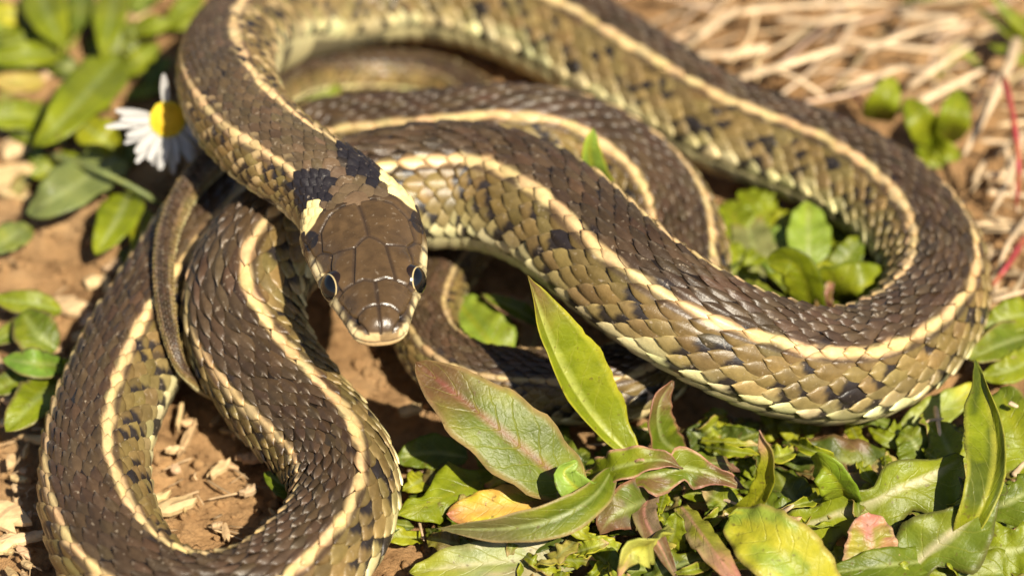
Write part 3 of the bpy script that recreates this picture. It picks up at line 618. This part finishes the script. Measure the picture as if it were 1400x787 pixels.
# --- blurred rosette at the upper left
W9 = plant('leafy_weed', (130, 150, 0), 'rosette of broad green leaves behind the white daisy', 'plant')
for p, wd, kind, cl in (
    ([(165,75,.4),(120,125,.9),(80,170,1.0),(46,200,.7)], 78, 'oval', G1), ([(50,-25,.4),(65,20,.7),(88,66,.6)], 62, 'oval', G1), ([(85,72,.3),(40,75,.6),(-20,80,.5)], 40, 'oval', G1),
    ([(60,160,.3),(20,158,.5),(-20,165,.5)], 48, 'oval', G1), ([(165,210,.3),(140,190,.7),(108,165,.7)], 60, 'blunt', G3), ([(160,-20,.3),(150,30,.7),(140,85,.6)], 50, 'lance', G1),
    ([(110,-20,.3),(110,20,.5),(100,50,.5)], 40, 'lance', G2), ([(150,90,.2),(150,60,.5),(155,25,.5)], 30, 'lance', GP), ([(170,100,.2),(195,80,.4),(215,60,.4)], 36, 'oval', G1),
    ([(180,40,.2),(210,35,.4),(235,30,.4)], 32, 'oval', G1), ([(230,30,.2),(255,10,.4),(275,-15,.4)], 34, 'oval', G1), ([(200,120,.2),(215,95,.3),(235,80,.3)], 26, 'oval', G2),
    ([(60,110,.1),(25,112,.2),(-10,110,.2)], 36, 'oval', (.42,.30,.08)), ([(30,30,.2),(10,20,.3),(-15,15,.3)], 30, 'lance', GY), ([(185,20,.2),(200,-5,.3),(230,-20,.3)], 34, 'oval', G2)):
    leaf(W9, p, wd, kind, fold=10, col=cl, wave=.06, vein=(.28,.33,.10), n=20, nb=9)
for k in range(46):
    x = -10+250*hash2(k, 11.0); y = -20+300*hash2(k, 12.0); a = 6.28*hash2(k, 13.0); ln = 35+45*hash2(k, 14.0); z0 = -.02+.12*hash2(k, 15.0)
    if x > 185 and y > 90: continue
    leaf(W9, [(x, y, z0), (x+math.cos(a)*ln*.5, y+math.sin(a)*ln*.32, z0+.15), (x+math.cos(a)*ln, y+math.sin(a)*ln*.62, z0+.08)], 18+22*hash2(k, 16.0), ('oval', 'lance', 'strap')[k % 3], fold=10, col=(G1, G2, GD, G1, G3, (.25,.19,.06))[k % 6], wave=.08, n=16, nb=7)
W10 = plant('leafy_weed', (165, 235, 0), 'oval leaves on a grey-green stalk below the white daisy', 'plant')
for p, wd, kind, cl in (
    ([(165,215,.4),(125,240,.7),(75,270,.8),(36,290,.5)], 76, 'oval', (.17,.20,.06)), ([(178,262,.4),(160,300,.6),(130,348,.5)], 58, 'oval', G1), ([(120,215,.3),(80,230,.5),(40,240,.5)], 40, 'oval', G1),
    ([(195,285,.3),(195,330,.5),(190,375,.4)], 36, 'oval', G3), ([(40,308,.3),(15,325,.4),(-15,345,.4)], 44, 'oval', (.16,.19,.05)), ([(175,340,.1),(182,365,.2),(175,385,.2)], 30, 'blunt', GD)):
    leaf(W10, p, wd, kind, fold=12, col=cl, wave=.05, vein=(.30,.33,.14), n=22, nb=9)
tube('stalk', [(70,212,.7),(130,232,.9),(180,255,.8),(225,282,.5)], 7, M_leaf, (.17,.20,.07), W10)
W11 = plant('leafy_weed', (60, 470, 0), 'cluster of small oval leaves on bare soil left of the coils', 'plant')
for p, wd, kind, cl in (
    ([(85,425,.3),(45,415,.5),(-10,408,.5)], 38, 'oval', G1), ([(78,478,.3),(50,455,.5),(30,425,.5)], 62, 'oval', G2), ([(90,498,.3),(50,497,.7),(4,490,.6)], 46, 'oval', (.15,.25,.03)),
    ([(80,520,.3),(45,550,.6),(8,590,.5)], 66, 'oval', G1), ([(75,505,.2),(90,500,.4),(102,492,.4)], 28, 'oval', G3), ([(60,510,.2),(20,520,.3),(-15,540,.3)], 40, 'oval', G2),
    ([(60,440,.2),(25,450,.3),(-10,470,.3)], 36, 'oval', G2)):
    leaf(W11, p, wd, kind, fold=10, col=cl, wave=.05, vein=(.28,.33,.10), n=22, nb=9, edge=(.20,.14,.06))
W12 = plant('leafy_weed', (395, 665, 0), 'single dark leaf tucked inside the front loop', 'plant')
leaf(W12, [(420,690,.2),(390,665,.5),(362,645,.5)], 34, 'oval', fold=15, col=G2, wave=.05)
leaf(W12, [(425,660,.1),(405,640,.3),(395,620,.3)], 30, 'oval', fold=15, col=G2, wave=.05)
W13 = plant('seedling', (1275, 200, 0), 'young seedling with four upright green leaves among straw', 'plant')
for p, wd in (([(1195,165,.3),(1208,140,.9),(1222,105,1.1)], 50), ([(1278,195,.3),(1258,165,.9),(1238,135,1.0)], 46), ([(1290,195,.3),(1305,160,1.0),(1312,122,1.1)], 46), ([(1270,195,.3),(1292,208,.5),(1315,215,.4)], 34), ([(1265,195,.2),(1270,215,.4),(1290,228,.3)], 28)):
    leaf(W13, p, wd, 'oval', fold=12, nrm=(0,-.8,.5), col=G1, wave=.05, vein=G3, n=20, nb=9)
W14 = plant('grass_tuft', (1400, 40, 0), 'green grass blades at the edge of the straw', 'grass')
for p, wd in (([(1420,70,.2),(1375,40,.8),(1330,5,1.0)], 14), ([(1425,60,.2),(1390,30,1.0),(1350,-10,1.4)], 22), ([(1420,20,.2),(1400,35,.8),(1360,15,1.0)], 26), ([(1415,90,.2),(1385,75,.6),(1350,60,.6)], 18), ([(1340,90,.2),(1310,70,.4),(1280,110,.3)], 12), ([(1230,5,.1),(1270,-5,.5),(1300,-20,.6)], 16)):
    leaf(W14, p, wd, 'lance', fold=14, nrm=(0,-.7,.6), col=G1, wave=.04, n=16, nb=7)
for k, (pts, r, lab) in enumerate((([(1372,105,1.2),(1385,160,1.5),(1393,230,1.3),(1388,290,.6)], 6, 'thin crimson stalk standing among straw beside the coil'), ([(1400,325,.5),(1378,362,.6),(1355,392,.4)], 6.5, 'short crimson stalk lying against the coil'), ([(1165,128,.3),(1178,140,.5),(1195,150,.4)], 5, 'pinkish red bud stalk beside the seedling'))):
    tag(tube('red_stalk', pts, r, M_leaf, (.42, .06, .07)), lab, 'stalk')

# filler foliage low between the front rosettes
frng = random.Random(3)
for k in range(190):
    x = frng.uniform(560, 1420); y = frng.uniform(575, 800)
    if x < 700 and y < 640: y += 120
    a = frng.uniform(0, 6.28); ln = frng.uniform(45, 95)
    z0 = frng.uniform(-.02, .3); pw = (W1, W2, W3, W4)[min(3, max(0, int((x-560)/215)))]
    leaf(pw, [(x, y, z0), (x+math.cos(a)*ln*.5, y+math.sin(a)*ln*.32, z0+.18), (x+math.cos(a)*ln, y+math.sin(a)*ln*.62, z0+.1)], frng.uniform(20, 44), frng.choice(['lance', 'lance', 'strap']),
         fold=frng.uniform(-10, 18), col=frng.choice([GD, G2, G2, G1, G1, G3, (.14,.10,.03), (.40,.28,.12)]), wave=.12, lobes=frng.choice([0, 2, 3]), lobed=.4, n=26, nb=9)

# curled, torn leaves in the middle layer of the mat
for k in range(125):
    x = frng.uniform(690, 1430); y = frng.uniform(600, 800)
    a = frng.uniform(0, 6.28); ln = frng.uniform(40, 85); z0 = frng.uniform(.2, .55)
    pw = (W1, W2, W3, W4)[min(3, max(0, int((x-560)/215)))]
    leaf(pw, [(x, y, z0), (x+math.cos(a)*ln*.5, y+math.sin(a)*ln*.32, z0+frng.uniform(.1, .4)), (x+math.cos(a)*ln, y+math.sin(a)*ln*.62, z0+frng.uniform(-.1, .3))], frng.uniform(14, 32), frng.choice(['lance', 'strap', 'lance', 'blunt']),
         fold=frng.uniform(-25, 40), col=frng.choice([G1, G1, G3, G2, G1, (.24, .27, .02), (.24, .27, .02), (.36, .30, .07), (.20, .13, .04)]), tip=frng.choice([None, None, PK, TAN, GY]), tipk=.2, edge=frng.choice([None, (.30, .20, .07), GY]), wave=.25, twist=frng.uniform(-90, 90), lobes=frng.choice([0, 2, 3]), lobed=.4, n=24, nb=9)

# ------------------------------------------------------------------ daisy
def daisy():
    cen = at(229, 163, 2.1); d = empty('daisy', at(245, 215, 0)); tag(d, 'white daisy with yellow centre half hidden by the raised neck', 'flower')
    nrm = nz(np.array([.22, -.80, .52])); e1 = nz(np.cross(nrm, [0, 0, 1.0])); e2 = np.cross(e1, nrm); up2 = e2 if e2[2] > 0 else -e2; e1 = np.cross(up2, nrm)
    q = px_cm(cen)
    # disc: dome covered with small florets
    V, F, C = [], [], []
    rd = 25*q
    na, nb = 14, 32
    al = np.linspace(0.02, 1.25, na); be = np.linspace(0, 2*math.pi, nb, endpoint=False); A, B = np.meshgrid(al, be, indexing='ij')
    r = np.sin(A)/math.sin(1.25)*rd; hgt = (np.cos(A)-math.cos(1.25))*rd*.75
    Vd = cen+e1*(r*np.cos(B))[..., None]+up2*(r*np.sin(B))[..., None]+nrm*hgt[..., None]
    mk('disc', Vd.reshape(-1, 3), gridfaces(na, nb, True), M_petal, d, np.broadcast_to([.62, .42, .02], (na*nb, 3)))
    fl = []
    for k in range(140):
        rr = math.sqrt((k+.5)/140); th = k*2.399963
        aa = rr*1.2; c0 = cen+e1*(math.sin(aa)/math.sin(1.25)*rd*math.cos(th))+up2*(math.sin(aa)/math.sin(1.25)*rd*math.sin(th))+nrm*((math.cos(aa)-math.cos(1.25))*rd*.75)
        s = rd*.085; o = len(fl)*6
        tip = c0+nrm*s*2.0
        V += [c0+e1*s, c0+up2*s, c0-e1*s, c0-up2*s, tip+e1*s*.3, tip-e1*s*.3]; F += [[o, o+1, o+4, o+4], [o+1, o+2, o+5, o+4], [o+2, o+3, o+5, o+5], [o+3, o, o+4, o+5]]; fl.append(1)
        cc = (.80, .58, .03) if rr < .7 else (.78, .66, .05); C += [cc]*6
    F3 = []
    for f in F:
        f = list(dict.fromkeys(f)); F3.append([f[0], f[1], f[2]])
        if len(f) == 4: F3.append([f[0], f[2], f[3]])
    ob = mk('floret', np.array(V), np.array(F3), M_petal, d, np.array(C)); ob['kind'] = 'stuff'
    prng = random.Random(5)
    for k in range(34):
        an = k/34*2*math.pi+prng.uniform(-.06, .06); ln = (58 if k % 2 else 50)*q*prng.uniform(.8, 1.15); w = 6.6*q*prng.uniform(.85, 1.15)
        dirv = e1*math.cos(an)+up2*math.sin(an); sv = np.cross(nrm, dirv)
        if 30 < math.degrees(an) % 360 < 78 or 96 < math.degrees(an) % 360 < 158: continue
        u = np.linspace(0, 1, 10); b = np.linspace(-1, 1, 5)
        rr = rd*.8+ln*u; dr = prng.uniform(-.35, .30)
        wv = w*np.clip(np.sin(math.pi*np.clip(u*.82+.12, 0, 1)), 0, 1)**.6
        V = cen+dirv*rr[:, None, None]+sv*(wv[:, None]*b[None])[..., None]+nrm*((dr*ln*u**2)[:, None]+.25*wv[:, None]*(b[None]**2)-.12*wv[:, None]*np.cos(b[None]*9.4)-(k % 2)*.03)[..., None]
        na, nb = 10, 5; f = gridfaces(na, nb); Vb = V-nrm*.012
        mk('petal', np.vstack([V.reshape(-1, 3), Vb.reshape(-1, 3)]), np.vstack([f, f[:, ::-1]+na*nb]), M_petal, d, np.broadcast_to([.47, .46, .45], (100, 3)))
    tube('stem', [cen-nrm*.05, cen-nrm*.5+np.array([.1, .2, -.5]), at(245, 215, 0)], 6, M_leaf, (.13, .19, .05), d, world=True)
daisy()

# ------------------------------------------------------------------ straw, chips, crumbs
srng = random.Random(11)
def straw(pts, r, col=STRAW, label=None, group=None, nm='dry_grass_stem'):
    ln = math.hypot(pts[-1][0]-pts[0][0], pts[-1][1]-pts[0][1])
    tone = 'bleached' if col[0] > .62 else 'golden' if col[0] > .48 else 'dull tan' if col[0] > .36 else 'brown'
    size = ('long' if ln > 95 else 'medium length' if ln > 55 else 'short')+(' thick' if r > 5.5 else ' slim' if r > 3.5 else ' thread-thin')
    up = ' raised over others' if max(p[2] for p in pts) > .42 else ' pressed to the soil' if max(p[2] for p in pts) < .2 else ''
    tag(tube(nm, pts, r, M_dry, col, flat=.55, n=12, nb=6, taper=.6), size+' '+tone+' '+label+up, 'straw', group)
LB = 'dry stem in the straw behind the coil'; GB = 'straw behind the coil'
LR = 'dry stem beside the coil bend'; GR = 'straw beside the coil bend'
for p, r in (([(1000,18,.5),(1100,8,.6),(1215,4,.6)], 6), ([(985,78,.4),(1048,66,.5)], 9), ([(1005,108,.3),(1070,90,.6),(1150,64,.7)], 8), ([(1022,92,.3),(1075,100,.5),(1128,132,.4)], 6), ([(1155,118,.4),(1240,90,.5)], 7),
    ([(1255,140,.4),(1345,95,.6)], 8), ([(1230,20,.4),(1310,26,.6)], 10), ([(930,72,.3),(970,40,.6),(1010,10,.6)], 6), ([(935,78,.3),(1000,72,.5),(1050,62,.5)], 7), ([(1180,70,.4),(1260,40,.6),(1320,30,.5)], 6),
    ([(1150,55,.3),(1210,62,.5),(1290,70,.5)], 7), ([(1240,120,.3),(1290,85,.6),(1330,60,.6)], 7), ([(1170,20,.3),(1150,60,.5),(1120,85,.4)], 6), ([(1392,45,.5),(1375,100,.9),(1318,212,.5)], 9), ([(1060,25,.3),(1120,30,.5),(1180,20,.5)], 7)):
    straw(p, r, tuple(np.array(STRAW)*srng.uniform(.9, 1.15)), LB, GB)
for k in range(84):
    x = srng.uniform(870, 1430); y = srng.uniform(-60, 130)
    if x < 1000 and y > 60: y -= 60
    a = srng.gauss(-.45, .5); ln = srng.uniform(50, 150); z = srng.uniform(0, .45)
    dx, dy = math.cos(a)*ln/2, math.sin(a)*ln*.36; q = srng.uniform(-8, 8)
    v = srng.uniform(.55, 1.1); cl = (STRAW[0]*v, STRAW[1]*v*srng.uniform(.92, 1.03), STRAW[2]*v*srng.uniform(.8, 1.1))
    straw([(x-dx, y-dy, z), (x+q, y+q*.6, z+.12), (x+dx, y+dy, z+srng.uniform(-.05, .2))], srng.uniform(1.7, 4.6), cl, LB, GB)
for p, r in (([(1340,192,.4),(1400,196,.5)], 5), ([(1400,180,.6),(1372,260,.8),(1350,300,.4)], 6), ([(1375,200,.7),(1392,290,.5)], 4), ([(1345,240,.3),(1410,235,.4)], 7), ([(1350,262,.2),(1405,268,.3)], 6), ([(1330,250,.2),(1345,220,.5)], 5), ([(1410,290,.4),(1375,340,.5),(1360,400,.3)], 5), ([(1355,410,.3),(1410,395,.4)], 5), ([(1352,425,.3),(1405,418,.3)], 4)):
    straw(p, r, tuple(np.array(STRAW)*srng.uniform(.8, 1.15)), LR, GR)
for k in range(45):
    x = srng.uniform(1335, 1430); y = srng.uniform(130, 470); a = srng.choice([srng.gauss(-1.0, .4), srng.gauss(.1, .4)]); ln = srng.uniform(35, 90); z = srng.uniform(0, .3)
    dx, dy = math.cos(a)*ln/2, math.sin(a)*ln*.36; v = srng.uniform(.5, 1.1)
    if x-abs(dx) < 1300+.25*abs(y-330): x = 1330+abs(dx)+.2*abs(y-330)
    straw([(x-dx, y-dy, z), (x+srng.uniform(-4, 4), y, z+.1), (x+dx, y+dy, z+.05)], srng.uniform(2, 5), (STRAW[0]*v, STRAW[1]*v, STRAW[2]*v*.95), LR, GR)
LF = 'dry stem bit under the rosettes'; GF = 'dry bits under the rosettes'
for p, r in (([(1240,592,.5),(1270,575,.8),(1290,572,.8)], 4), ([(1279,555,.7),(1285,595,.9)], 4), ([(1265,615,.5),(1288,608,.5)], 3), ([(985,680,.6),(1010,690,.7)], 4), ([(1045,715,.5),(1085,690,.9)], 7), ([(990,700,.6),(1005,712,.6)], 3), ([(1385,650,.5),(1402,630,.6)], 5), ([(1380,550,1.2),(1392,556,1.2)], 5)):
    straw(p, r, tuple(np.array(STRAW)*srng.uniform(.7, 1.1)), LF, GF, 'dry_stem_piece')
for k in range(60):
    x = srng.uniform(545, 1400); y = srng.uniform(560, 800)
    if 545 < x < 700 and k % 2: y = srng.uniform(570, 680)
    a = srng.uniform(0, 3.14); ln = srng.uniform(18, 60); v = srng.uniform(.35, .9); z = srng.uniform(.0, .3)
    straw([(x, y, z), (x+math.cos(a)*ln/2, y+math.sin(a)*ln*.33, z+.05), (x+math.cos(a)*ln, y+math.sin(a)*ln*.66, z+.03)], srng.uniform(2, 5), (STRAW[0]*v, STRAW[1]*v*.95, STRAW[2]*v*.9), LF, GF, 'dry_stem_piece')

for k in range(56):
    x = srng.uniform(-15, 200); y = srng.uniform(290, 800)
    if k % 3 == 0: x = srng.uniform(210, 370); y = srng.uniform(570, 745)
    elif x > 50 and y > 430: x *= .3
    a = srng.uniform(0, 3.14); ln = srng.uniform(14, 55); v = srng.uniform(.35, 1.0)
    straw([(x, y, .02), (x+math.cos(a)*ln/2+srng.uniform(-3, 3), y+math.sin(a)*ln*.33, .06), (x+math.cos(a)*ln, y+math.sin(a)*ln*.66, .03)], srng.uniform(1, 2.8), (STRAW[0]*v, STRAW[1]*v*.92, STRAW[2]*v*.8), 'dry stem on soil inside the front loop' if x > 205 else 'dry stem on soil outside the front loop', 'dry stems on the soil', 'dry_stem_piece')
def tan(a, b): v = srng.uniform(a, b); return (TAN[0]*v, TAN[1]*v*srng.uniform(.95, 1.05), TAN[2]*v*srng.uniform(.88, 1.1))
def chip(px, py, ln, wd, ang, z, col, label, group, th=.065):
    """splintered flake of bark or wood"""
    c0 = at(px, py, z); q = px_cm(c0); L, Wd = ln*q, wd*q/ .8
    nx, ny = 7, 4; u = np.linspace(-.5, .5, nx); v = np.linspace(-.5, .5, ny); Uu, Vv = np.meshgrid(u, v, indexing='ij')
    e = np.array([srng.uniform(-.09, .09) for _ in range(nx*ny)]).reshape(nx, ny)
    xl = L*(Uu+np.where(np.abs(Uu) > .49, e*1.6, e*.2)); yl = Wd*(Vv*(1-.5*np.abs(Uu)**1.5*2)+e*.35); h = th*(.4+e*3+.5*(1-4*Vv**2))
    ca, sa = math.cos(ang), math.sin(ang)
    top = np.stack([xl*ca-yl*sa, xl*sa+yl*ca, h], -1); tl = srng.uniform(-.18, .18); top[..., 2] += top[..., 0]*tl
    bot = top.copy(); bot[..., 2] -= th
    V = np.vstack([top.reshape(-1, 3), bot.reshape(-1, 3)])+c0; f = gridfaces(nx, ny); k = nx*ny
    i = np.arange(nx-1); j = np.arange(ny-1)
    rim = np.vstack([np.stack([i*ny, (i+1)*ny, (i+1)*ny+k, i*ny+k], -1), np.stack([(i+1)*ny+ny-1, i*ny+ny-1, i*ny+ny-1+k, (i+1)*ny+ny-1+k], -1), np.stack([j+1, j, j+k, j+1+k], -1), np.stack([(nx-1)*ny+j, (nx-1)*ny+j+1, (nx-1)*ny+j+1+k, (nx-1)*ny+j+k], -1)])
    cc = np.array(col)*(.8+.4*vnoise(Vv*14+px, Uu*2, 3))[..., None]
    tag(mk('wood_chip', V, np.vstack([f, f[:, ::-1]+k, rim]), M_dry, None, np.vstack([cc.reshape(-1, 3)]*2), origin=c0, smooth=False), ('large' if ln > 42 else 'medium' if ln > 26 else 'small' if ln > 17 else 'tiny')+(' narrow' if wd < ln*.33 else ' broad' if wd > ln*.5 else '')+(' pale' if col[0] > .55 else ' tan' if col[0] > .43 else ' brown')+(' upward-tilted ' if abs(tl) > .11 else ' flat ')+label, 'wood chip', group)
LC = 'wood chip on soil outside the front loop'; GC = 'wood chips left of the loop'
LI = 'wood chip on soil inside the front loop'; GI = 'wood chips inside the loop'
for (x, y, l, wd, a) in ((10,705,62,34,2.3),(30,735,60,14,.3),(5,742,36,20,.9),(97,418,48,26,-.5),(130,385,34,18,.4),(120,440,30,14,1.2),(15,240,60,36,.2),(25,200,50,30,.6),(60,600,60,8,-.2),(22,440,70,7,1.3),(150,395,24,14,2.0),(110,460,22,14,.2),(165,360,44,16,.5),(15,262,50,20,-.3),(200,100,30,14,.5),(190,20,40,18,1.0),(70,100,24,14,.4)):
    chip(x, y, l, wd, a, .08, tan(.9, 1.25), LC, GC)
for (x, y, l, wd, a) in ((228,693,74,20,.45),(212,680,38,12,.3),(300,640,34,12,.9),(255,600,60,8,1.3),(240,615,24,8,.1),(340,670,26,10,.5),(345,625,40,12,.2),(245,570,50,7,1.5),(560,560,30,14,.3),(580,650,36,16,.5),(600,655,30,16,-.4),(700,455,40,22,.6),(715,430,30,18,-.4)):
    chip(x, y, l, wd, a, .08, tan(.75, 1.25), LI if x < 500 else 'wood chip on soil between loop and rosette', GI if x < 500 else 'wood chips by the rosette')
for k in range(50):
    x = srng.choice([srng.uniform(-10, 190), srng.uniform(-10, 150), srng.uniform(205, 380)]); y = srng.uniform(300, 790) if x < 200 else srng.uniform(575, 745)
    if x > 60 and x < 200 and y > 480: x *= .25
    inn = x > 200
    chip(x, y, srng.uniform(10, 28), srng.uniform(5, 12), srng.uniform(0, 3), .05, tan(.6, 1.2), LI if inn else LC, GI if inn else GC, th=.04)
# crumbs of soil, far too many to count
n = 12000; cx = rng.uniform(-9, 9, n); cy = rng.uniform(-7.5, 9, n); sz = .014+.11*rng.random(n)**5
ico = np.array([[1,0,0],[-1,0,0],[0,1,0],[0,-1,0],[0,0,1],[0,0,-1]], float); fi = np.array([[0,2,4],[2,1,4],[1,3,4],[3,0,4],[2,0,5],[1,2,5],[3,1,5],[0,3,5]])
V = np.stack([cx, cy, zground(cx, cy)+sz*.3], -1)[:, None]+ico[None]*sz[:, None, None]*(.6+.8*rng.random((n, 6, 1)))
ob = mk('soil_crumbs', V.reshape(-1, 3), (fi[None]+(np.arange(n)*6)[:, None, None]).reshape(-1, 3), M_soil, origin=np.zeros(3)); tag(ob, 'loose crumbs of tan soil scattered over the ground', 'soil', kind='stuff')
